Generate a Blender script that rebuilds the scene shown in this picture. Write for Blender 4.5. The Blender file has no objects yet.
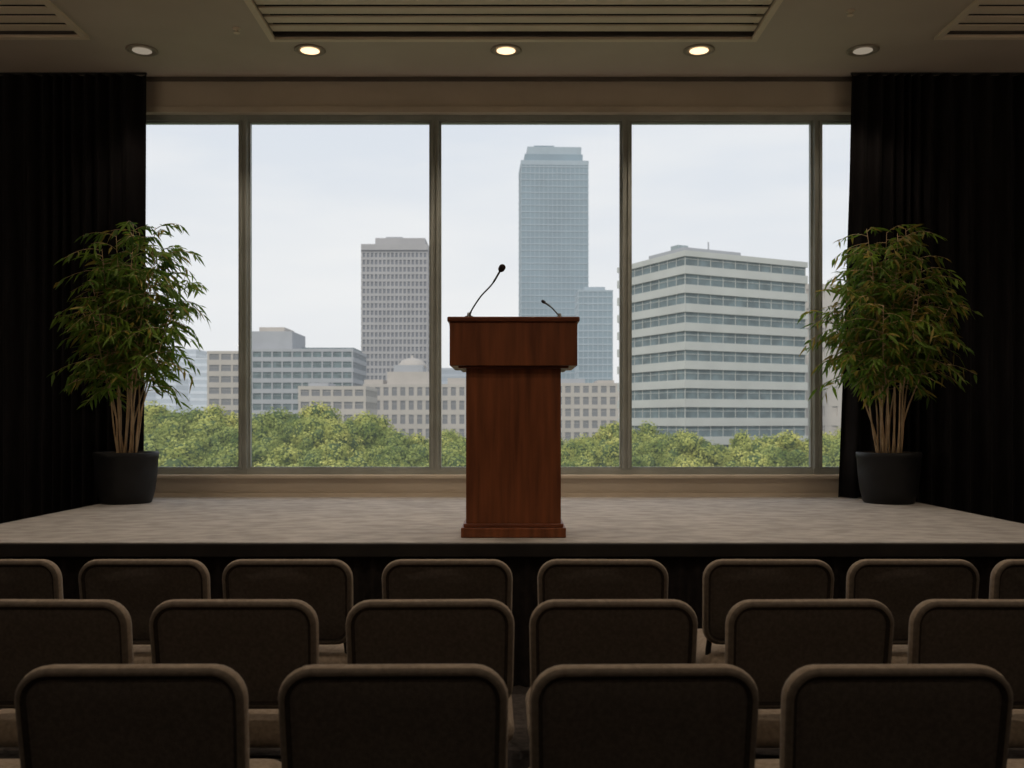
import bpy, math, random
from mathutils import Vector, Matrix
random.seed(7)
scene = bpy.context.scene
scene.view_settings.view_transform = 'Standard'
scene.view_settings.look = 'None'

# ------------------------------------------------------------------ materials
def new_mat(name):
    m = bpy.data.materials.new(name); m.use_nodes = True
    nt = m.node_tree
    for n in list(nt.nodes): nt.nodes.remove(n)
    out = nt.nodes.new('ShaderNodeOutputMaterial')
    return m, nt, out

def mat_noise(name, c1, c2, rough=0.7, scale=8.0, stretch=(1,1,1), bump=0.0, bscale=None, spec=0.3, metal=0.0, coat=0.0, detail=4, sheen=0.0, lo=0.35, hi=0.65, transl=0.0, objvar=0.0, haze=0.0):
    m, nt, out = new_mat(name)
    N = nt.nodes.new; L = nt.links.new
    tc = N('ShaderNodeTexCoord'); mp = N('ShaderNodeMapping')
    mp.inputs['Scale'].default_value = stretch
    L(tc.outputs['Object'], mp.inputs['Vector'])
    nz = N('ShaderNodeTexNoise'); nz.inputs['Scale'].default_value = scale; nz.inputs['Detail'].default_value = detail
    L(mp.outputs['Vector'], nz.inputs['Vector'])
    cr = N('ShaderNodeValToRGB')
    cr.color_ramp.elements[0].position = lo; cr.color_ramp.elements[0].color = (*c1, 1)
    cr.color_ramp.elements[1].position = hi; cr.color_ramp.elements[1].color = (*c2, 1)
    L(nz.outputs['Fac'], cr.inputs['Fac'])
    col = cr.outputs['Color']
    if objvar > 0:
        oi = N('ShaderNodeObjectInfo'); mr = N('ShaderNodeMapRange')
        mr.inputs['To Min'].default_value = 1-objvar; mr.inputs['To Max'].default_value = 1+objvar
        L(oi.outputs['Random'], mr.inputs['Value'])
        hs = N('ShaderNodeHueSaturation'); L(mr.outputs[0], hs.inputs['Value']); L(col, hs.inputs['Color'])
        mr2 = N('ShaderNodeMapRange'); mr2.inputs['To Min'].default_value = 0.515; mr2.inputs['To Max'].default_value = 0.47
        L(oi.outputs['Random'], mr2.inputs['Value']); L(mr2.outputs[0], hs.inputs['Hue'])
        col = hs.outputs['Color']
    b = N('ShaderNodeBsdfPrincipled')
    b.inputs['Roughness'].default_value = rough
    b.inputs['Metallic'].default_value = metal
    b.inputs['Specular IOR Level'].default_value = spec
    b.inputs['Coat Weight'].default_value = coat
    b.inputs['Coat Roughness'].default_value = 0.2
    b.inputs['Sheen Weight'].default_value = sheen
    L(col, b.inputs['Base Color'])
    if haze > 0:   # distance haze painted in as constant surface emission, same from every direction
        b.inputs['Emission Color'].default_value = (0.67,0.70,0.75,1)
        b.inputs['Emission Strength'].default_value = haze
    if bump > 0:
        n2 = N('ShaderNodeTexNoise'); n2.inputs['Scale'].default_value = bscale or scale*6; n2.inputs['Detail'].default_value = 3
        L(mp.outputs['Vector'], n2.inputs['Vector'])
        bp = N('ShaderNodeBump'); bp.inputs['Strength'].default_value = bump; bp.inputs['Distance'].default_value = 0.01
        L(n2.outputs['Fac'], bp.inputs['Height']); L(bp.outputs['Normal'], b.inputs['Normal'])
    if transl > 0:
        t = N('ShaderNodeBsdfTranslucent'); L(col, t.inputs['Color'])
        mx = N('ShaderNodeMixShader'); mx.inputs['Fac'].default_value = transl
        L(b.outputs[0], mx.inputs[1]); L(t.outputs[0], mx.inputs[2]); L(mx.outputs[0], out.inputs['Surface'])
    else:
        L(b.outputs[0], out.inputs['Surface'])
    return m

def mat_emit(name, col, s):
    m, nt, out = new_mat(name)
    e = nt.nodes.new('ShaderNodeEmission'); e.inputs['Color'].default_value = (*col, 1); e.inputs['Strength'].default_value = s
    nt.links.new(e.outputs[0], out.inputs['Surface']); return m

def mat_pane(name):
    m, nt, out = new_mat(name)
    N = nt.nodes.new
    t = N('ShaderNodeBsdfTransparent'); t.inputs['Color'].default_value = (0.97, 0.985, 0.98, 1)
    g = N('ShaderNodeBsdfGlossy'); g.inputs['Roughness'].default_value = 0.02
    lw = N('ShaderNodeFresnel'); lw.inputs['IOR'].default_value = 1.2
    mx = N('ShaderNodeMixShader')
    nt.links.new(lw.outputs[0], mx.inputs['Fac']); nt.links.new(t.outputs[0], mx.inputs[1]); nt.links.new(g.outputs[0], mx.inputs[2])
    nt.links.new(mx.outputs[0], out.inputs['Surface']); return m

M = {}
M['wall'] = mat_noise('wall_paint', (0.50,0.43,0.34), (0.56,0.485,0.39), 0.8, 2.0, bump=0.05, bscale=120)
M['ceil'] = mat_noise('ceiling_paint', (0.54,0.455,0.37), (0.60,0.51,0.42), 0.85, 1.2, bump=0.05, bscale=90)
M['trim'] = mat_noise('trim_paint', (0.50,0.43,0.34), (0.58,0.50,0.40), 0.5, 3.0)
M['vent'] = mat_noise('vent_metal', (0.74,0.62,0.48), (0.80,0.67,0.52), 0.5, 3.0)
M['ventdark'] = mat_noise('vent_cavity', (0.05,0.04,0.035), (0.07,0.06,0.05), 0.9, 3.0)
M['shadowline'] = mat_noise('painted_shadow_line', (0.10,0.085,0.07), (0.13,0.11,0.09), 0.8, 3.0)  # dark colour standing in for shade at the ceiling edge
M['sidewall'] = mat_noise('side_wall_paint', (0.20,0.175,0.15), (0.25,0.22,0.19), 0.85, 2.0)
M['floor'] = mat_noise('floor_carpet', (0.03,0.025,0.022), (0.06,0.05,0.045), 0.95, 30, bump=0.3, bscale=300)
M['stage'] = mat_noise('stage_carpet', (0.325,0.305,0.285), (0.46,0.432,0.405), 0.85, 7, stretch=(1,1.5,1), bump=0.5, bscale=120, detail=15, spec=0.2)
M['nosing'] = mat_noise('stage_nosing', (0.012,0.010,0.009), (0.02,0.017,0.015), 0.6, 6)
M['skirt'] = mat_noise('stage_skirt_cloth', (0.014,0.011,0.010), (0.022,0.018,0.016), 0.95, 20, spec=0.1)
M['curtain'] = mat_noise('curtain_velvet', (0.009,0.0078,0.0085), (0.015,0.0132,0.0142), 0.9, 6, stretch=(4,4,0.5), spec=0.12, sheen=0.02)
M['alu'] = mat_noise('window_aluminium', (0.29,0.305,0.275), (0.35,0.365,0.335), 0.45, 5, spec=0.5, metal=0.2)
M['pane'] = mat_pane('window_glass')
M['wood'] = mat_noise('mahogany', (0.12,0.035,0.012), (0.26,0.08,0.028), 0.45, 3.0, stretch=(9,9,0.7), spec=0.35, coat=0.12, detail=8, lo=0.3, hi=0.72)
M['wooddark'] = mat_noise('mahogany_dark_trim', (0.10,0.027,0.01), (0.19,0.053,0.02), 0.4, 3.0, stretch=(1,6,6), spec=0.4, detail=8)  # darker mahogany for slab, reveal and base trims
M['black'] = mat_noise('black_metal', (0.012,0.012,0.012), (0.02,0.02,0.02), 0.4, 20, spec=0.5)
M['foam'] = mat_noise('mic_foam', (0.02,0.014,0.014), (0.04,0.028,0.026), 0.95, 200, bump=0.5, bscale=500)
M['pot'] = mat_noise('pot_glaze', (0.006,0.0063,0.0073), (0.010,0.0105,0.012), 0.5, 6, spec=0.35)
M['soil'] = mat_noise('soil', (0.02,0.013,0.008), (0.06,0.04,0.025), 0.95, 40, bump=0.5)
M['cane'] = mat_noise('bamboo_cane', (0.36,0.24,0.13), (0.56,0.41,0.25), 0.6, 6, stretch=(3,3,1.5))
M['leaf'] = mat_noise('bamboo_leaf', (0.055,0.13,0.018), (0.22,0.34,0.04), 0.5, 5, spec=0.4, transl=0.55, lo=0.3, hi=0.7)
M['leafy'] = mat_noise('bamboo_leaf_yellow', (0.24,0.20,0.04), (0.38,0.30,0.06), 0.5, 5, spec=0.4, transl=0.45)
M['fabric'] = mat_noise('chair_fabric', (0.26,0.205,0.15), (0.36,0.29,0.22), 0.9, 60, bump=0.4, bscale=450, sheen=0.2, spec=0.2)
M['rim'] = mat_noise('chair_back_border', (0.125,0.102,0.082), (0.165,0.135,0.108), 0.9, 60, bump=0.4, bscale=450, sheen=0.1, spec=0.2)
M['panel'] = mat_noise('chair_back_panel', (0.085,0.071,0.061), (0.115,0.096,0.082), 0.85, 90, bump=0.4, bscale=450, spec=0.2)
M['seam'] = mat_noise('chair_seam', (0.03,0.025,0.02), (0.045,0.037,0.03), 0.9, 90, spec=0.1)
M['chairmetal'] = mat_noise('chair_frame', (0.03,0.027,0.025), (0.05,0.045,0.04), 0.4, 10, spec=0.5, metal=0.5)
M['lamp'] = mat_emit('downlight_glow', (1.0,0.70,0.40), 2.0)
M['lampdim'] = mat_emit('downlight_glow_dim', (1.0,0.85,0.65), 0.28)
M['fillsconce'] = mat_emit('fill_sconce_glow', (1.0,0.80,0.58), 1.5)  # glow of the added fill lamps on the side walls
M['lamptrim'] = mat_noise('downlight_trim', (0.30,0.25,0.2), (0.36,0.3,0.24), 0.4, 5, spec=0.5)
# exterior
M['ground'] = mat_noise('park_ground', (0.10,0.14,0.06), (0.18,0.2,0.12), 0.95, 0.05)
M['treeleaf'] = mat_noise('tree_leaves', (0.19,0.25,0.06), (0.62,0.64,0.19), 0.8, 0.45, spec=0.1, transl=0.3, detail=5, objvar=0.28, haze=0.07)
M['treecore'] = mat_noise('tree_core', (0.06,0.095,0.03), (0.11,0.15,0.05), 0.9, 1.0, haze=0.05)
M['bark'] = mat_noise('tree_bark', (0.10,0.08,0.06), (0.16,0.13,0.10), 0.9, 3)
def flat(name, c, v=0.06, rough=0.7, sc=0.15, spec=0.3, haze=0.0):
    return mat_noise(name, tuple(x*(1-v) for x in c), tuple(min(1,x*(1+v)) for x in c), rough, sc, spec=spec, haze=haze)
M['c_white'] = flat('concrete_white', (0.47,0.475,0.45), haze=0.06)
M['c_glassE'] = flat('office_glass', (0.13,0.17,0.18), 0.25, 0.6, 0.4, haze=0.06)
M['c_glassF'] = flat('office_glass_pale', (0.28,0.33,0.34), 0.15, 0.6, 0.2, haze=0.08)
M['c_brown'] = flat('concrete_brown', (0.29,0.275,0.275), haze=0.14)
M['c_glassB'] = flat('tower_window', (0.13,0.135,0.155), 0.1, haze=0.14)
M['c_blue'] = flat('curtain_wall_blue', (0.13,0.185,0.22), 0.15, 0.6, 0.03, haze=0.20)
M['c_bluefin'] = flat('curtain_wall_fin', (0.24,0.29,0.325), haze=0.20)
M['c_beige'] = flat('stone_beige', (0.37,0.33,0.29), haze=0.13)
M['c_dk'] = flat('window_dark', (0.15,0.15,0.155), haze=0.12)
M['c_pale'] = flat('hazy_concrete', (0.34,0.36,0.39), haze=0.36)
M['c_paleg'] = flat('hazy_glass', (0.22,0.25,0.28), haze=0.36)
M['c_grey'] = flat('concrete_grey', (0.30,0.305,0.32), haze=0.12)

# ------------------------------------------------------------------ mesh builder
class MB:
    def __init__(s): s.v=[]; s.f=[]; s.m=[]; s.mats=[]; s.sm=[]
    def mi(s, mat):
        if mat not in s.mats: s.mats.append(mat)
        return s.mats.index(mat)
    def face(s, idx, mat, smooth=False):
        s.f.append(idx); s.m.append(s.mi(mat)); s.sm.append(smooth)
    def box(s, x0,x1,y0,y1,z0,z1, mat, T=None):
        b=len(s.v)
        pts=[(x0,y0,z0),(x1,y0,z0),(x1,y1,z0),(x0,y1,z0),(x0,y0,z1),(x1,y0,z1),(x1,y1,z1),(x0,y1,z1)]
        for p in pts: s.v.append(tuple(T@Vector(p)) if T else p)
        for q in [(0,3,2,1),(4,5,6,7),(0,1,5,4),(1,2,6,5),(2,3,7,6),(3,0,4,7)]:
            s.face([b+i for i in q], mat)
    def tube(s, pts, r, mat, n=8, cap=True):
        pts=[Vector(p) for p in pts]; b=len(s.v); k=len(pts)
        rs = r if isinstance(r,(list,tuple)) else [r]*k
        ref=None
        for i,p in enumerate(pts):
            d=(pts[min(i+1,k-1)]-pts[max(i-1,0)]).normalized()
            if ref is None:
                ref = Vector((1,0,0)) if abs(d.x)<0.8 else Vector((0,1,0))
            a=(ref-d*ref.dot(d)).normalized(); c=d.cross(a); ref=a
            for j in range(n):
                t=2*math.pi*j/n
                s.v.append(tuple(p+(a*math.cos(t)+c*math.sin(t))*rs[i]))
        for i in range(k-1):
            for j in range(n):
                s.face([b+i*n+j,b+i*n+(j+1)%n,b+(i+1)*n+(j+1)%n,b+(i+1)*n+j],mat,True)
        if cap:
            s.face([b+j for j in range(n)][::-1],mat); s.face([b+(k-1)*n+j for j in range(n)],mat)
    def lathe(s, prof, mat, n=40, c=(0,0,0)):
        b=len(s.v); k=len(prof)
        for r,z in prof:
            for j in range(n):
                t=2*math.pi*j/n; s.v.append((c[0]+r*math.cos(t),c[1]+r*math.sin(t),c[2]+z))
        for i in range(k-1):
            mm = mat[i] if isinstance(mat,list) else mat
            for j in range(n):
                s.face([b+i*n+j,b+i*n+(j+1)%n,b+(i+1)*n+(j+1)%n,b+(i+1)*n+j],mm,True)
        s.face([b+j for j in range(n)][::-1], mat[0] if isinstance(mat,list) else mat)
        s.face([b+(k-1)*n+j for j in range(n)], mat[-1] if isinstance(mat,list) else mat)
    def loft(s, rings, mats, capmat0, capmat1):
        b=len(s.v); n=len(rings[0])
        for r in rings: s.v.extend(r)
        for i in range(len(rings)-1):
            for j in range(n):
                s.face([b+i*n+j,b+i*n+(j+1)%n,b+(i+1)*n+(j+1)%n,b+(i+1)*n+j],mats[i],True)
        k=len(rings)
        s.face([b+j for j in range(n)][::-1],capmat0,True); s.face([b+(k-1)*n+j for j in range(n)],capmat1,True)
    def mesh(s,name):
        me=bpy.data.meshes.new(name); me.from_pydata(s.v,[],s.f)
        for m in s.mats: me.materials.append(M[m])
        me.polygons.foreach_set('material_index',s.m); me.polygons.foreach_set('use_smooth',s.sm)
        me.update(); return me
    def obj(s,name,parent=None,loc=(0,0,0),bevel=0):
        o=bpy.data.objects.new(name,s.mesh(name)); scene.collection.objects.link(o); o.location=loc
        if parent: o.parent=parent
        if bevel:
            bm=o.modifiers.new('bevel','BEVEL'); bm.width=bevel; bm.segments=2; bm.limit_method='ANGLE'
        return o
def empty(name,loc=(0,0,0)):
    e=bpy.data.objects.new(name,None); e.location=loc; scene.collection.objects.link(e); return e

# ------------------------------------------------------------------ constants
EYE=1.40; F=950.0; ZC=4.245; YW=7.9; ZS=0.76; XR=5.5; YB=-6.0
WX0,WX1=-3.85,4.16; WZ0,WZ1=0.945,3.95

# ------------------------------------------------------------------ room shell
b=MB(); b.box(-XR-0.2,XR+0.2,YB-0.2,YW+0.3,-0.1,0,'floor'); b.obj('floor')
b=MB()
b.box(-XR,XR,YW,YW+0.3,0,WZ0,'wall'); b.box(-XR,XR,YW,YW+0.3,WZ1,ZC+0.3,'wall')
b.box(-XR,WX0,YW,YW+0.3,WZ0,WZ1,'wall'); b.box(WX1,XR,YW,YW+0.3,WZ0,WZ1,'wall'); b.obj('wall_front')
b=MB(); b.box(-XR,XR,YB-0.2,YB,0,ZC+0.3,'sidewall'); b.obj('wall_back')
b=MB(); b.box(-XR-0.2,-XR,YB-0.2,YW+0.3,0,ZC+0.3,'sidewall'); b.obj('wall_left')
b=MB(); b.box(XR,XR+0.2,YB-0.2,YW+0.3,0,ZC+0.3,'sidewall'); b.obj('wall_right')
# ceiling with openings for the air vents
holes=[(-1.77,1.79,5.80,7.06),(-5.2,-3.17,5.80,7.02),(3.17,5.2,5.80,7.02)]
xs=sorted({-XR,XR}|{h[0] for h in holes}|{h[1] for h in holes}); ys=sorted({YB,YW}|{h[2] for h in holes}|{h[3] for h in holes})
b=MB()
for i in range(len(xs)-1):
    for j in range(len(ys)-1):
        cx=(xs[i]+xs[i+1])/2; cy=(ys[j]+ys[j+1])/2
        if any(h[0]<cx<h[1] and h[2]<cy<h[3] for h in holes): continue
        b.box(xs[i],xs[i+1],ys[j],ys[j+1],ZC,ZC+0.12,'ceil')
b.box(-XR,XR,YB,YW,ZC+0.2,ZC+0.3,'ventdark')
b.obj('ceiling')
for h in holes:
    b=MB(); x0,x1,y0,y1=h; w=0.035
    for (a,c,d,e) in [(x0-w,x1+w,y1-0.01,y1+w),(x0-w,x1+w,y0-w,y0+0.01),(x0-w,x0+0.01,y0,y1),(x1-0.01,x1+w,y0,y1)]:
        b.box(a,c,d,e,ZC-0.022,ZC-0.0005,'vent')
    for (a,c,d,e) in [(x0,x1,y1-0.03,y1-0.011),(x0,x1,y0+0.011,y0+0.03)]:
        b.box(a,c,d,e,ZC,ZC+0.1,'ventdark')
    y=y0+0.09
    while y<y1-0.05:
        T=Matrix.Translation((0,y,ZC+0.020))@Matrix.Rotation(math.radians(4),4,'X')
        b.box(x0+0.011,x1-0.011,-0.061,0.061,-0.005,0.005,'vent',T)
        y+=0.150
    b.obj('air_vent')
# trims
b=MB(); b.box(-XR,XR,YW-0.03,YW-0.0,ZC-0.03,ZC-0.001,'shadowline'); b.obj('shadow_strip')  # dark strip painted as the shadow line between ceiling and wall
b=MB(); b.box(-3.14,3.14,YW-0.02,YW-0.001,ZS,ZS+0.035,'trim'); b.obj('trim_2')
b=MB(); b.box(WX0-0.05,WX1+0.05,YW-0.022,YW-0.0005,WZ1,WZ1+0.05,'trim'); b.obj('trim_3',bevel=0.004)

# ------------------------------------------------------------------ window
win=empty('window_1',(0,YW,0))
b=MB()
fy0,fy1=0.04,0.13
b.box(WX0,WX1,fy0,fy1,WZ1-0.045,WZ1,'alu'); b.box(WX0,WX1,fy0,fy1,WZ0,WZ0+0.045,'alu')
mx=[-3.812,-2.243,-0.644,0.954,2.552,4.12]
for x in mx:
    b.box(x-0.034,x+0.034,fy0-0.006,fy1+0.006,WZ0+0.003,WZ1-0.003,'alu')
    b.box(x-0.030,x-0.014,fy0-0.020,fy0-0.003,WZ0+0.05,WZ1-0.05,'alu')
    b.box(x+0.014,x+0.030,fy0-0.020,fy0-0.003,WZ0+0.05,WZ1-0.05,'alu')
for i in range(5):
    x0=mx[i]+0.034; x1=mx[i+1]-0.034; g=0.016
    za,zb=WZ0+0.045,WZ1-0.045
    b.box(x0,x1,fy0+0.02,fy1-0.02,za,za+g,'alu'); b.box(x0,x1,fy0+0.02,fy1-0.02,zb-g,zb,'alu')
    b.box(x0,x0+g,fy0+0.022,fy1-0.022,za,zb,'alu'); b.box(x1-g,x1,fy0+0.022,fy1-0.022,za,zb,'alu')
b.obj('frame',win)
b=MB()
for i in range(5):
    k=len(b.v); x0=mx[i]+0.03; x1=mx[i+1]-0.03; yy=0.085
    b.v+= [(x0,yy,WZ0+0.04),(x1,yy,WZ0+0.04),(x1,yy,WZ1-0.04),(x0,yy,WZ1-0.04)]; b.face([k,k+1,k+2,k+3],'pane')
b.obj('glass',win)
b=MB(); b.box(WX0,WX1,-0.035,0.04,WZ0-0.03,WZ0-0.001,'trim'); b.obj('sill',win,bevel=0.005)

# ------------------------------------------------------------------ stage
YSF=4.945; SW=3.15
st=empty('stage_platform')
b=MB(); b.box(-SW,SW,YSF+0.015,YW-0.002,ZS-0.05,ZS,'stage'); b.box(-SW+0.03,SW-0.03,YSF+0.08,YW-0.01,0,ZS-0.05,'skirt'); b.obj('deck',st)
b=MB(); b.box(-SW-0.005,SW+0.005,YSF,YSF+0.015,ZS-0.075,ZS-0.004,'nosing')
b.box(-SW-0.02,-SW,YSF,YW-0.19,ZS-0.075,ZS+0.001,'nosing'); b.box(SW,SW+0.02,YSF,YW-0.19,ZS-0.075,ZS+0.001,'nosing'); b.obj('nosing',st,bevel=0.005)
b=MB(); n=700
def skirt_line(p0,p1,n,nrm):
    k=len(b.v)
    for i in range(n+1):
        t=i/n; x=p0[0]+(p1[0]-p0[0])*t; y=p0[1]+(p1[1]-p0[1])*t
        L=math.hypot(p1[0]-p0[0],p1[1]-p0[1])*t
        a=0.014*math.sin(L*2*math.pi/0.09)
        for z,f in ((0.003,1.5),(ZS-0.06,0.6)):
            b.v.append((x+nrm[0]*a*f,y+nrm[1]*a*f,z))
    for i in range(n): b.face([k+2*i,k+2*i+2,k+2*i+3,k+2*i+1],'skirt',True)
skirt_line((-SW+0.01,YSF+0.045),(SW-0.01,YSF+0.045),700,(0,1))
skirt_line((-SW+0.0,YW-0.2),(-SW+0.0,YSF+0.04),300,(1,0)); skirt_line((SW,YSF+0.04),(SW,YW-0.2),300,(1,0))
b.obj('skirt',st)

# ------------------------------------------------------------------ curtains
def curtain(xe, side, flare):
    n=520; L=XR-0.03-abs(xe); rows=[0,0.25,0.5,0.75,0.9,1.0]; b=MB(); ph=0
    cols=[]
    for i in range(n+1):
        t=i/n; X=abs(xe)+L*t
        ph+=(L/n)*2*math.pi/(0.13+0.05*math.sin(X*5.1+side)+0.02*math.sin(X*13))
        cols.append((X,ph))
    for i,(X,p) in enumerate(cols):
        zb=ZS+0.006 if X<SW+0.035 else 0.008
        for r in rows:
            z=(ZC-0.02)*(1-r)+zb*r
            amp=0.030+0.018*r
            y=YW-0.125+amp*math.sin(p+0.35*r*math.sin(X*3))+0.008*math.sin(X*31+r*4)
            x=X-flare*r**1.3*math.exp(-(X-abs(xe))/0.35)
            b.v.append((side*x,y,z))
    k=len(rows)
    for i in range(n):
        for j in range(k-1):
            b.face([i*k+j,(i+1)*k+j,(i+1)*k+j+1,i*k+j+1],'curtain',True)
    o=b.obj('curtain'); s=o.modifiers.new('s','SOLIDIFY'); s.thickness=0.004
curtain(-2.995,-1,-0.035)
curtain(2.78,1,0.10)
for s,x0 in ((-1,2.99),(1,2.775)):
    b=MB(); b.box(min(s*x0,s*(XR-0.02)),max(s*x0,s*(XR-0.02)),YW-0.13,YW-0.115,ZC-0.018,ZC-0.002,'black'); b.obj('curtain_rail')

# ------------------------------------------------------------------ downlights
lights=[(-2.843,0),(-1.552,1),(-0.046,1),(1.437,1),(2.697,0)]
def downlight(x,y,on,watts,spot=1.9,aim=None):
    e=empty('recessed_downlight',(x,y,ZC))
    b=MB()
    b.lathe([(0.118,-0.0005),(0.12,-0.008),(0.105,-0.014),(0.088,-0.008),(0.085,-0.003)],'lamptrim',32); b.obj('trim_ring',e)
    b=MB(); k=len(b.v)
    for j in range(32):
        t=2*math.pi*j/32; b.v.append((0.072*math.cos(t),0.072*math.sin(t),-0.0095))
    b.face(list(range(32))[::-1],'lamp' if on else 'lampdim'); b.obj('lens',e)
    if watts>0:
        ld=bpy.data.lights.new('bulb','SPOT'); ld.energy=watts; ld.spot_size=spot; ld.spot_blend=0.6; ld.color=(1,0.82,0.64); ld.shadow_soft_size=0.07
        lo=bpy.data.objects.new('bulb',ld); scene.collection.objects.link(lo); lo.parent=e; lo.location=(0,0,-0.03)
        if aim:
            d=Vector(aim)-Vector((x,y,ZC-0.03)); lo.rotation_euler=d.to_track_quat('-Z','Y').to_euler()
for x,on in lights: downlight(x,7.3,on,56 if on else 12)
for x in (-3,-1,1,3): downlight(x,5.4,1,50,2.2)  # this and the next rows: unseen, added as fill for the room
for x in (-3,-1,1,3): downlight(x,3.0,1,42)
for x in (-3,-1,1,3): downlight(x,0.2,1,16)
downlight(0,2.0,1,60,0.7,(0,5.2,1.3))  # unseen spot aimed at the lectern, added to brighten its front
for s in (-1,1):
    for y in (-2.5,1.0,4.3):
        e=empty('fill_sconce',(s*(XR-0.001),y,2.6))  # unseen side-wall lamps, added to brighten ceiling and room
        b=MB(); b.box(min(0,-s*0.03),max(0,-s*0.03),-0.06,0.06,-0.12,0.12,'chairmetal')
        b.lathe([(0.06,-0.14),(0.075,-0.14),(0.095,0.14),(0.09,0.14),(0.06,-0.13)],'fillsconce',24,(-s*0.13,0,0)); b.obj('shade',e)
        ld=bpy.data.lights.new('bulb','POINT'); ld.energy=21; ld.color=(1,0.82,0.62); ld.shadow_soft_size=0.06
        lo=bpy.data.objects.new('bulb',ld); scene.collection.objects.link(lo); lo.parent=e; lo.location=(-s*0.13,0,0.21)
for x,y in ((-2.0,6.9),(2.35,6.6)):
    b=MB(); b.lathe([(0.03,-0.001),(0.03,-0.006),(0.012,-0.01),(0.012,-0.03),(0.022,-0.032),(0.022,-0.036)],'vent',16,(x,y,ZC)); b.obj('sprinkler_head')

# ------------------------------------------------------------------ lectern
lec=empty('lectern',(0.008,0,0))
b=MB(); b.box(-0.285,0.285,5.15,5.60,ZS+0.001,ZS+0.055,'wood'); b.box(-0.272,0.272,5.162,5.588,ZS+0.055,ZS+0.076,'wooddark'); b.obj('base',lec,bevel=0.004)
b=MB(); b.box(-0.259,0.259,5.18,5.57,ZS+0.07,1.70,'wood'); b.obj('column',lec,bevel=0.004)
b=MB(); zb=1.693; zt=1.93
def prism(mb,x0,x1,prof,mat):
    k=len(mb.v); n=len(prof)
    for x in (x0,x1):
        for y,z in prof: mb.v.append((x,y,z))
    mb.face([k+i for i in range(n)],mat); mb.face([k+n+i for i in range(n)][::-1],mat)
    for i in range(n): mb.face([k+i,k+n+i,k+n+(i+1)%n,k+(i+1)%n],mat)
prism(b,-0.345,0.345,[(5.125,zb),(5.62,zb),(5.62,zt-0.11),(5.27,zt),(5.125,zt)],'wood')
b.box(-0.30,0.30,5.15,5.60,zb-0.012,zb,'wooddark'); b.obj('desk_box',lec,bevel=0.004)
b=MB(); prism(b,-0.357,0.357,[(5.112,zt),(5.27,zt),(5.635,zt-0.115),(5.635,zt-0.09),(5.27,zt+0.027),(5.112,zt+0.027)],'wooddark'); b.obj('top_slab',lec,bevel=0.006)
b=MB(); b.box(-0.28,0.28,5.60,5.622,zt-0.088,zt-0.06,'wooddark'); b.obj('book_stop',lec)
ZT=zt+0.027
def mic(base, pts, head, hr=0.016):
    e=empty('gooseneck_microphone',base)
    b=MB(); b.lathe([(0.026,0.0),(0.026,0.008),(0.012,0.014),(0.009,0.03)],'black',20); b.obj('mount',e)
    P=[Vector(p) for p in pts]; Q=[]
    PP=[P[0]*2-P[1]]+P+[P[-1]*2-P[-2]]
    for i in range(1,len(PP)-2):
        for t in [k/8 for k in range(8)]:
            a,c,d,g=PP[i-1],PP[i],PP[i+1],PP[i+2]
            Q.append(0.5*((2*c)+(d-a)*t+(2*a-5*c+4*d-g)*t*t+(3*c-a-3*d+g)*t**3))
    Q.append(P[-1])
    b=MB(); b.tube(Q,[0.0055 if i<6 or i>len(Q)-8 else 0.0042 for i in range(len(Q))],'black',8); b.obj('gooseneck',e)
    d=(P[-1]-P[-2]).normalized(); h=P[-1]
    b=MB(); L=0.045
    ks=[0,.1,.25,.45,.65,.82,.94,1.0]; rr=[.4,.7,.92,1,1,.85,.5,.1]
    b.tube([h+d*L*k for k in ks],[hr*r*1.15 for r in rr],'foam',14); b.obj('foam_windscreen',e)
mic((-0.235,5.20,ZT+0.0005),[(0,0,0.01),(0.018,0,0.05),(0.065,0.0,0.12),(0.125,0.0,0.185),(0.168,-0.0,0.255)],None,0.016)
mic((0.262,5.24,ZT+0.0005),[(0,0,0.01),(-0.012,0.01,0.03),(-0.045,0.04,0.07),(-0.075,0.10,0.10)],None,0.008)

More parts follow.
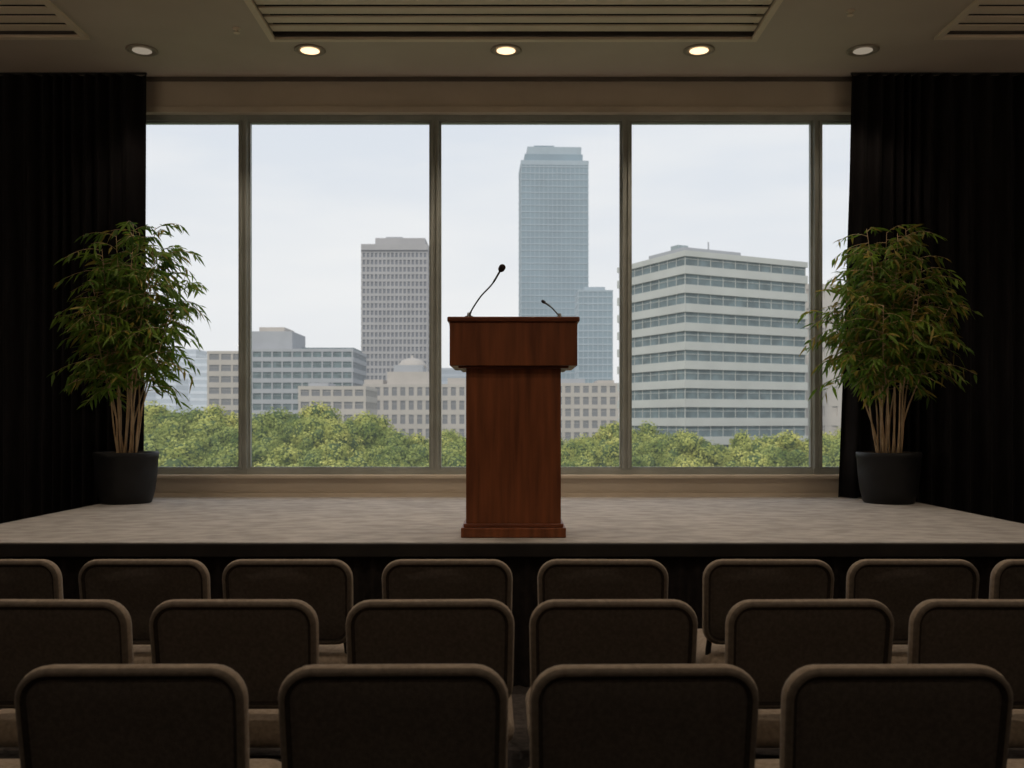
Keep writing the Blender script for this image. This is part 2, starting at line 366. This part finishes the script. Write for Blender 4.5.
# ------------------------------------------------------------------ chairs
def rr_ring(w,h,r,n=6):
    pts=[]
    for cx,cz,a0 in ((w/2-r,h/2-r,0),(-w/2+r,h/2-r,90),(-w/2+r,-h/2+r,180),(w/2-r,-h/2+r,270)):
        for i in range(n+1):
            a=math.radians(a0+90*i/n); pts.append((cx+r*math.cos(a),cz+r*math.sin(a)))
    return pts
def chair_mesh():
    b=MB()
    W,H,R=0.505,0.345,0.075; zc=0.693
    tilt=math.radians(8)
    layers=[(0.036,0.006,),(0.029,0.008),(0.024,0.0065),(0.019,0.000),(0.011,0.002),(0.004,0.011),(0.0,0.028),(0.003,0.044),(0.012,0.054),(0.03,0.060),(0.07,0.066),(0.13,0.069)]
    mats=['panel','seam','seam','rim','rim','fabric','fabric','fabric','fabric','fabric','fabric']
    rings=[]
    for ins,y in layers:
        ring=[]
        for x,z in rr_ring(W-2*ins,H-2*ins,max(R-ins,0.02)):
            yy=y-0.35*x*x+0.02
            ring.append((x*(1-0.015*(z<0)), yy - math.sin(tilt)*z+0.0, zc+z*math.cos(tilt)))
        rings.append(ring[::-1])
    for ins in (0.09,0.13,0.16):
        ring=[]
        for x,z in rr_ring(W-2*ins,H-2*ins,0.02 if ins<0.15 else 0.008):
            ring.append((x, 0.003-0.35*x*x+0.02-math.sin(tilt)*z, zc+z*math.cos(tilt)))
        rings.insert(0,ring[::-1]); mats.insert(0,'panel')
    b.loft(rings,mats,'panel','fabric')
    W2,D2=0.51,0.50; rings=[]; yc=0.02+D2/2
    sl=[(0.05,0.405),(0.02,0.410),(0.006,0.420),(0.0,0.44),(0.003,0.456),(0.012,0.472),(0.028,0.486),(0.055,0.496),(0.10,0.502),(0.16,0.504)]
    for ins,z in sl:
        ring=[(x,yc+y,z) for x,y in rr_ring(W2-2*ins,D2-2*ins,max(0.08-ins,0.02))]
        rings.append(ring)
    b.loft(rings,['chairmetal']+['fabric']*8,'chairmetal','fabric')
    for s in (-1,1):
        x=s*0.225
        b.tube([(x,0.00,0.012),(x*0.99,0.05,0.22),(x*0.98,0.085,0.42),(x*0.97,0.075,0.50),(x*0.93,0.045,0.62),(x*0.93,0.03,0.72)],0.0115,'chairmetal',10)
        b.tube([(x*1.02,0.53,0.012),(x,0.50,0.22),(x*0.98,0.47,0.405)],0.0115,'chairmetal',10)
        b.tube([(x*0.98,0.07,0.40),(x*0.98,0.48,0.40)],0.010,'chairmetal',8)
        for y in (0.0,0.53): b.lathe([(0.016,0),(0.016,0.018),(0.012,0.022)],'black',12,(x*(1 if y==0 else 1.02),y,0.0))
    b.tube([(-0.22,0.045,0.20),(0.22,0.045,0.20)],0.008,'chairmetal',8)
    b.tube([(-0.22,0.50,0.22),(0.22,0.50,0.22)],0.008,'chairmetal',8)
    return b.mesh('banquet_chair')
cm=chair_mesh()
rows=[(2.07,[-128,130,393,645,899,1155]),(2.83,[45,233,430,614,811,997]),(3.65,[-6,143,287,447,603,769,914,1058])]
rc=random.Random(5)
for d,cs in rows:
    for c in cs:
        o=bpy.data.objects.new('banquet_chair',cm); scene.collection.objects.link(o)
        o.location=((c-512)*d/F, d-0.0, 0.0); o.rotation_euler=(0,0,math.radians(rc.uniform(-1.5,1.5)))

# ------------------------------------------------------------------ potted bamboo
def plant(px, py, seed, cx, yellow):
    rnd=random.Random(seed)
    e=empty('potted_bamboo',(px,py,ZS+0.001))
    b=MB(); q=0.94
    b.lathe([(r*q,z) for r,z in [(0.19,0.0),(0.20,0.01),(0.225,0.10),(0.243,0.24),(0.248,0.34),(0.252,0.345),(0.255,0.385),(0.25,0.392),(0.232,0.39),(0.228,0.345)]],['pot']*8+['soil'],48)
    b.obj('pot',e)
    canes=MB(); leaves=MB()
    def leaf(p,d,L,w,mat):
        d=d.normalized(); up=Vector((rnd.uniform(-.9,.9),rnd.uniform(-.9,.9),0.8)).normalized()
        s=d.cross(up); 
        if s.length<1e-3: s=Vector((1,0,0))
        s.normalize(); nrm=s.cross(d)
        k=len(leaves.v)
        droop=Vector((0,0,-L*0.18))
        for q in (p, p+d*L*0.35+s*w-nrm*w*0.3, p+d*L*0.35+nrm*w*0.25, p+d*L*0.35-s*w-nrm*w*0.3,
                  p+d*L*0.7+s*w*0.62+droop*0.4, p+d*L*0.7+droop*0.4+nrm*w*0.15, p+d*L*0.7-s*w*0.62+droop*0.4, p+d*L+droop):
            leaves.v.append(tuple(q))
        for f in ((0,1,2),(0,2,3),(1,4,5,2),(2,5,6,3),(4,7,5),(5,7,6)): leaves.face([k+i for i in f],mat,True)
    nc=16
    for c in range(nc):
        a=2*math.pi*c/nc+rnd.uniform(-.15,.15); r0=rnd.uniform(0.03,0.10)
        H=(2.08,1.75,1.95,1.5)[c%4]+rnd.uniform(-.09,.06)
        sp=(0.14,0.34,0.26,0.42)[c%4]*rnd.uniform(0.85,1.1)
        base=Vector((r0*math.cos(a),r0*math.sin(a)*0.7,0.34))
        tip=Vector((cx+sp*math.cos(a)*1.1, max(-0.35,min(0.2,sp*math.sin(a)*0.8)), H))
        pts=[]; K=14
        for i in range(K+1):
            t=i/K; q=base.lerp(tip,t)
            q.x=base.x+(tip.x-base.x)*(0.45*t+0.55*t*t)+0.012*math.sin(t*9+c); q.y=base.y+(tip.y-base.y)*(0.5*t+0.5*t*t)
            pts.append(q)
        canes.tube(pts,[0.0078*(1-0.72*i/K) for i in range(K+1)],'cane',7)
        for i in range(2,K,2):
            canes.tube([pts[i]-Vector((0,0,.004)),pts[i],pts[i]+Vector((0,0,.004))],[0.0066,0.0096*(1-0.6*i/K),0.0066],'cane',7)
        nb=27
        for j in range(nb):
            t=0.45+0.55*(j+rnd.random())/nb
            f=t*K; i=min(int(f),K-1); p=pts[i].lerp(pts[i+1],f-i)
            aa=rnd.uniform(0,2*math.pi)
            el=rnd.uniform(-0.1,0.9)
            d=Vector((math.cos(aa),math.sin(aa)*0.75,el)).normalized()
            BL=rnd.uniform(0.12,0.36)*(1.2-0.5*abs(t-0.72)*2)
            bp=[p]; 
            for s in range(1,6):
                u=s/5; q=p+d*BL*u+Vector((0,0,-0.14*BL/0.3*u*u)); q.y=min(q.y,0.33); bp.append(q)
            canes.tube(bp,[0.0028,0.0024,0.002,0.0016,0.0012,0.001],'cane',4,False)
            nl=rnd.randint(8,12)
            for l in range(nl):
                u=0.15+0.85*(l+0.5)/nl*1.0; ff=min(u*5,4.999); ii=int(ff); q=bp[ii].lerp(bp[ii+1],ff-ii)
                bd=(bp[ii+1]-bp[ii]).normalized(); side=bd.cross(Vector((0,0,1))).normalized()*(1 if l%2 else -1)
                ld=(bd*rnd.uniform(.3,1.0)+side*rnd.uniform(.3,1.0)+Vector((rnd.uniform(-.2,.2),rnd.uniform(-.2,.2),rnd.uniform(-1.0,0.15)))).normalized()
                if q.y+ld.y*0.12>0.34: ld.y=-abs(ld.y)
                leaf(q,ld,rnd.uniform(0.07,0.13),rnd.uniform(0.009,0.0145),'leafy' if rnd.random()<yellow else 'leaf')
    canes.obj('canes',e); leaves.obj('foliage',e)
plant(-2.98,7.34,11,0.07,0.12)
plant(2.91,7.34,23,0.0,0.25)

# ------------------------------------------------------------------ exterior
ZG=-14.0
b=MB(); b.box(-1500,1500,12,2500,ZG-1,ZG,'ground'); b.obj('ground')
def building(name, x0,y0, ang, w, d, ztop, fh, band, wallm, glassm, fin=0, finw=0.3, pent=None, inset=0.35, zbase=ZG, parapet=1.0, fc=0.0, skip=()):
    """box with origin corner (x0,y0); local x along width, local y depth"""
    e=empty(name,(x0,y0,zbase)); e.rotation_euler=(0,0,ang)
    b=MB(); Hh=ztop-zbase
    b.box(inset,w-inset,inset,d-inset,0,Hh-0.3,glassm)
    n=int(Hh/fh); fh=Hh/n
    for i in range(n+1):
        if n-i in skip: continue
        za=max(0,i*fh-band*fh/2); zb=min(Hh,i*fh+band*fh/2)
        if i==n: za=Hh-parapet
        b.box(0,w,0,d,za,zb,wallm)
        if band>0.3 and i<n:   # window transom line
            b.box(inset-0.08,w-inset+0.08,inset-0.08,d-inset+0.08,zb+fh*(1-band)*0.62,zb+fh*(1-band)*0.62+0.07,wallm)
    if fin:
        g=fc+0.05; q=inset+0.05; zt=Hh-0.2
        k=max(1,round(w/fin)); 
        for i in range(k+1):
            x=g+(w-2*g-finw)*i/k
            b.box(x,x+finw,g,q,0,zt,wallm); b.box(x,x+finw,d-q,d-g,0,zt,wallm)
        k=max(1,round(d/fin))
        for i in range(1,k):
            y=g+(d-2*g-finw)*i/k
            b.box(g,q,y,y+finw,0,zt,wallm); b.box(w-q,w-g,y,y+finw,0,zt,wallm)
    b.obj('facade',e)
    if pent:
        b=MB()
        for (a,c,f,g,hh,mm) in pent: b.box(a*w,c*w,f*d,g*d,Hh-0.1,Hh+hh,mm)
        b.obj('roof_plant',e)
    return e
def X(px,d): return (px-512)*d/F
def Z(py,d): return EYE+(420-py)*d/F
aE=math.atan2(11.6,23)
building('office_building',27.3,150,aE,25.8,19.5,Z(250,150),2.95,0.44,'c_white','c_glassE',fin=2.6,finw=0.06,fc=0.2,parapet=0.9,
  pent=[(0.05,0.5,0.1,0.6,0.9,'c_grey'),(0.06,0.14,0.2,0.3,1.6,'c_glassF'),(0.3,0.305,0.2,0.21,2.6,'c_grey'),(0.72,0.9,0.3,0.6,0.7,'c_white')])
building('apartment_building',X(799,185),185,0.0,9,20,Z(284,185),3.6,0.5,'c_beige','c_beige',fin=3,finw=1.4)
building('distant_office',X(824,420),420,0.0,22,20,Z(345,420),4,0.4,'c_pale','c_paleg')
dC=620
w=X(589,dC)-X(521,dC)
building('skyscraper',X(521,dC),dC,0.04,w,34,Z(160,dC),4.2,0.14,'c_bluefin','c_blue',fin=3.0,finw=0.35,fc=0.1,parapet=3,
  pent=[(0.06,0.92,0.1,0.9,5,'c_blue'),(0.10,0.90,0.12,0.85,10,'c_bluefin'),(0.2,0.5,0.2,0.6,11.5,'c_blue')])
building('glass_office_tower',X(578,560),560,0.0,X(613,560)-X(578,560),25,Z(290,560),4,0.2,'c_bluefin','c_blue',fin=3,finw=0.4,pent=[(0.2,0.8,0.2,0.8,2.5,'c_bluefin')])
dB=430
building('residential_tower',X(361,dB),dB,0.0,X(428,dB)-X(361,dB),26,Z(244,dB),3.2,0.36,'c_brown','c_glassB',fin=1.9,finw=0.7,inset=0.6,parapet=3.5,
  pent=[(0.2,0.95,0.1,0.9,3.2,'c_brown'),(0.35,0.6,0.2,0.6,4.2,'c_grey')])
dA=330
building('hotel_building',X(207,dA),dA,0.0,X(245,dA)-X(207,dA),25,Z(351,dA),3.6,0.45,'c_beige','c_dk',fin=4,finw=0.7)
building('office_block',X(246,dA),dA-6,0.0,X(356,dA)-X(246,dA),30,Z(350,dA),3.6,0.42,'c_grey','c_glassE',fin=3.4,finw=0.5,
  pent=[(0.03,0.42,0.2,0.9,6.5,'c_grey'),(0.10,0.33,0.3,0.8,8.2,'c_beige'),(0.5,0.98,0.2,0.8,0.8,'c_glassE')])
building('low_office',X(298,260),260,0.0,X(366,260)-X(298,260),22,Z(386,260),3.2,0.45,'c_beige','c_dk',fin=3,finw=0.7,pent=[(0.1,0.4,0.2,0.7,1,'c_grey')])
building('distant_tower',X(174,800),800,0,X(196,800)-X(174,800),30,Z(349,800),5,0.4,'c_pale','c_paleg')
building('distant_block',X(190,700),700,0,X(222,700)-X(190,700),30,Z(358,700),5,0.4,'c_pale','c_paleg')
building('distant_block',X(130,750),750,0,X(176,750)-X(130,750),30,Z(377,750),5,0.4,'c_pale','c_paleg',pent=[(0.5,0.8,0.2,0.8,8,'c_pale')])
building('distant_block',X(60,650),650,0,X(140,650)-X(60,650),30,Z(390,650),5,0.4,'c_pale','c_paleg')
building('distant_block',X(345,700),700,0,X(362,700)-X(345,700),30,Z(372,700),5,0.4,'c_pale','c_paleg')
dV=300
building('civic_building',X(363,dV),dV,0,X(468,dV)-X(363,dV),24,Z(384,dV),4.2,0.35,'c_beige','c_dk',fin=2.8,finw=1.1,
  pent=[(0.0,0.18,0.1,0.8,1.5,'c_beige'),(0.22,0.62,0.1,0.8,4.0,'c_beige'),(0.28,0.56,0.15,0.7,6.2,'c_grey'),(0.8,1.0,0.1,0.8,2,'c_beige')])
b=MB(); b.lathe([(4.6,0),(4.6,1.2),(4.2,1.3),(3.9,1.9),(3.0,2.6),(1.6,3.1),(0.4,3.3),(0.35,4.0),(0.05,4.2)],'c_beige',24,(X(409,dV),dV+10,Z(384,dV)+5.6)); b.obj('dome')
building('row_building',X(468,340),340,0,X(530,340)-X(468,340),20,Z(385,340),3.8,0.35,'c_beige','c_dk',fin=3,finw=1.1)
building('stone_building',X(535,320),320,0,X(619,320)-X(535,320),22,Z(383,320),3.8,0.35,'c_beige','c_dk',fin=3,finw=1.1,
  pent=[(0.3,0.6,0.1,0.8,1.5,'c_grey'),(0.75,0.95,0.1,0.8,1.0,'c_beige')])
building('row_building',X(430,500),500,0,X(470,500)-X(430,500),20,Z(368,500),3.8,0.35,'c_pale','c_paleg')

# trees
def tree_mesh(seed):
    rnd=random.Random(seed); b=MB()
    b.tube([(0,0,0),(0.1,0,3),(0,0.1,6.5)],[0.3,0.24,0.12],'bark',7)
    blobs=[]
    for i in range(17):
        a=rnd.uniform(0,6.28); r=rnd.uniform(0.3,2.3); z=rnd.uniform(5,9.4); r*=(1.15-abs(z-7)/5)
        blobs.append((Vector((r*math.cos(a),r*math.sin(a),z)),rnd.uniform(0.7,1.3)))
    blobs.append((Vector((0,0,9.5)),1.0))
    for c,r in blobs:
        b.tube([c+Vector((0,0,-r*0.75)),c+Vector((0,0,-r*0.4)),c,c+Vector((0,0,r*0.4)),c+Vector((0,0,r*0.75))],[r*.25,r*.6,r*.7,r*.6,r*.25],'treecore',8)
        for _ in range(300):
            d=Vector((rnd.gauss(0,1),rnd.gauss(0,1),rnd.gauss(0,1))).normalized()
            p=c+d*r*rnd.uniform(0.7,1.2)
            u=(d+Vector((rnd.uniform(-1,1),rnd.uniform(-1,1),rnd.uniform(-1,1)))*0.6).normalized()
            s=u.cross(Vector((rnd.uniform(-1,1),rnd.uniform(-1,1),rnd.uniform(-1,1)))).normalized(); t=u.cross(s)
            q=rnd.uniform(0.07,0.17); k=len(b.v)
            b.v += [tuple(p+s*q),tuple(p+t*q*0.7),tuple(p-s*q),tuple(p-t*q*0.7)]
            b.face([k,k+1,k+2,k+3],'treeleaf')
    return b.mesh('tree')
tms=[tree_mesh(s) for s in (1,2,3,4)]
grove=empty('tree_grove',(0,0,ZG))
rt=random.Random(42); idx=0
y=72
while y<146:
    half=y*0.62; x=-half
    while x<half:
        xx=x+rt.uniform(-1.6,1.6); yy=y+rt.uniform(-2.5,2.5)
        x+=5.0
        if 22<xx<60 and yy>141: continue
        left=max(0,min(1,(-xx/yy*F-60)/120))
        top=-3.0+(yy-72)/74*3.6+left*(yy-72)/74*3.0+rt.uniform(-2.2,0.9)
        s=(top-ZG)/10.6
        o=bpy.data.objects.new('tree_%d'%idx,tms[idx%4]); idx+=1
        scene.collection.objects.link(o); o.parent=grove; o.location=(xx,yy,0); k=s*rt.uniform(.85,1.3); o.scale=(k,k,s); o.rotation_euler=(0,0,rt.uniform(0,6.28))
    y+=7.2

# ------------------------------------------------------------------ world / sun
wd=bpy.data.worlds.new('hazy_sky'); scene.world=wd; wd.use_nodes=True; nt=wd.node_tree
for n in list(nt.nodes): nt.nodes.remove(n)
N=nt.nodes.new; L=nt.links.new
out=N('ShaderNodeOutputWorld'); bg=N('ShaderNodeBackground'); tc=N('ShaderNodeTexCoord'); sx=N('ShaderNodeSeparateXYZ'); cr=N('ShaderNodeValToRGB')
L(tc.outputs['Generated'],sx.inputs[0]); L(sx.outputs['Z'],cr.inputs['Fac'])
el=cr.color_ramp.elements
el[0].position=0.0; el[0].color=(0.79,0.785,0.785,1); el[1].position=1.0; el[1].color=(0.46,0.55,0.70,1)
e=el.new(0.10); e.color=(0.775,0.785,0.81,1); e=el.new(0.30); e.color=(0.69,0.73,0.80,1)
mp=N('ShaderNodeMapping'); mp.inputs['Scale'].default_value=(1.5,1.5,7); L(tc.outputs['Generated'],mp.inputs['Vector'])
nz=N('ShaderNodeTexNoise'); nz.inputs['Scale'].default_value=2.2; nz.inputs['Detail'].default_value=5; L(mp.outputs[0],nz.inputs['Vector'])
r2=N('ShaderNodeValToRGB'); r2.color_ramp.elements[0].position=0.40; r2.color_ramp.elements[0].color=(0,0,0,1); r2.color_ramp.elements[1].position=0.72; r2.color_ramp.elements[1].color=(0.6,0.6,0.6,1)
L(nz.outputs['Fac'],r2.inputs['Fac'])
mx_=N('ShaderNodeMixRGB'); mx_.inputs['Color2'].default_value=(0.87,0.86,0.855,1); L(r2.outputs[0],mx_.inputs['Fac']); L(cr.outputs[0],mx_.inputs['Color1'])
L(mx_.outputs[0],bg.inputs['Color']); bg.inputs['Strength'].default_value=1.08; L(bg.outputs[0],out.inputs['Surface'])
sd=bpy.data.lights.new('sun','SUN'); sd.energy=1.6; sd.angle=math.radians(4); sd.color=(1,0.94,0.84)
so=bpy.data.objects.new('sun',sd); scene.collection.objects.link(so); so.location=(-20,-20,40)
so.rotation_euler=Vector((0.35,0.75,-0.6)).to_track_quat('-Z','Y').to_euler()

# ------------------------------------------------------------------ camera
cd=bpy.data.cameras.new('camera'); cd.lens=F/1024*36; cd.sensor_width=36; cd.shift_y=36/1024; cd.clip_end=4000; cd.clip_start=0.05
cd.dof.use_dof=True; cd.dof.focus_distance=5.2; cd.dof.aperture_fstop=4.5
co=bpy.data.objects.new('camera',cd); scene.collection.objects.link(co); co.location=(0,0,EYE); co.rotation_euler=(math.radians(90),0,0)
scene.camera=co
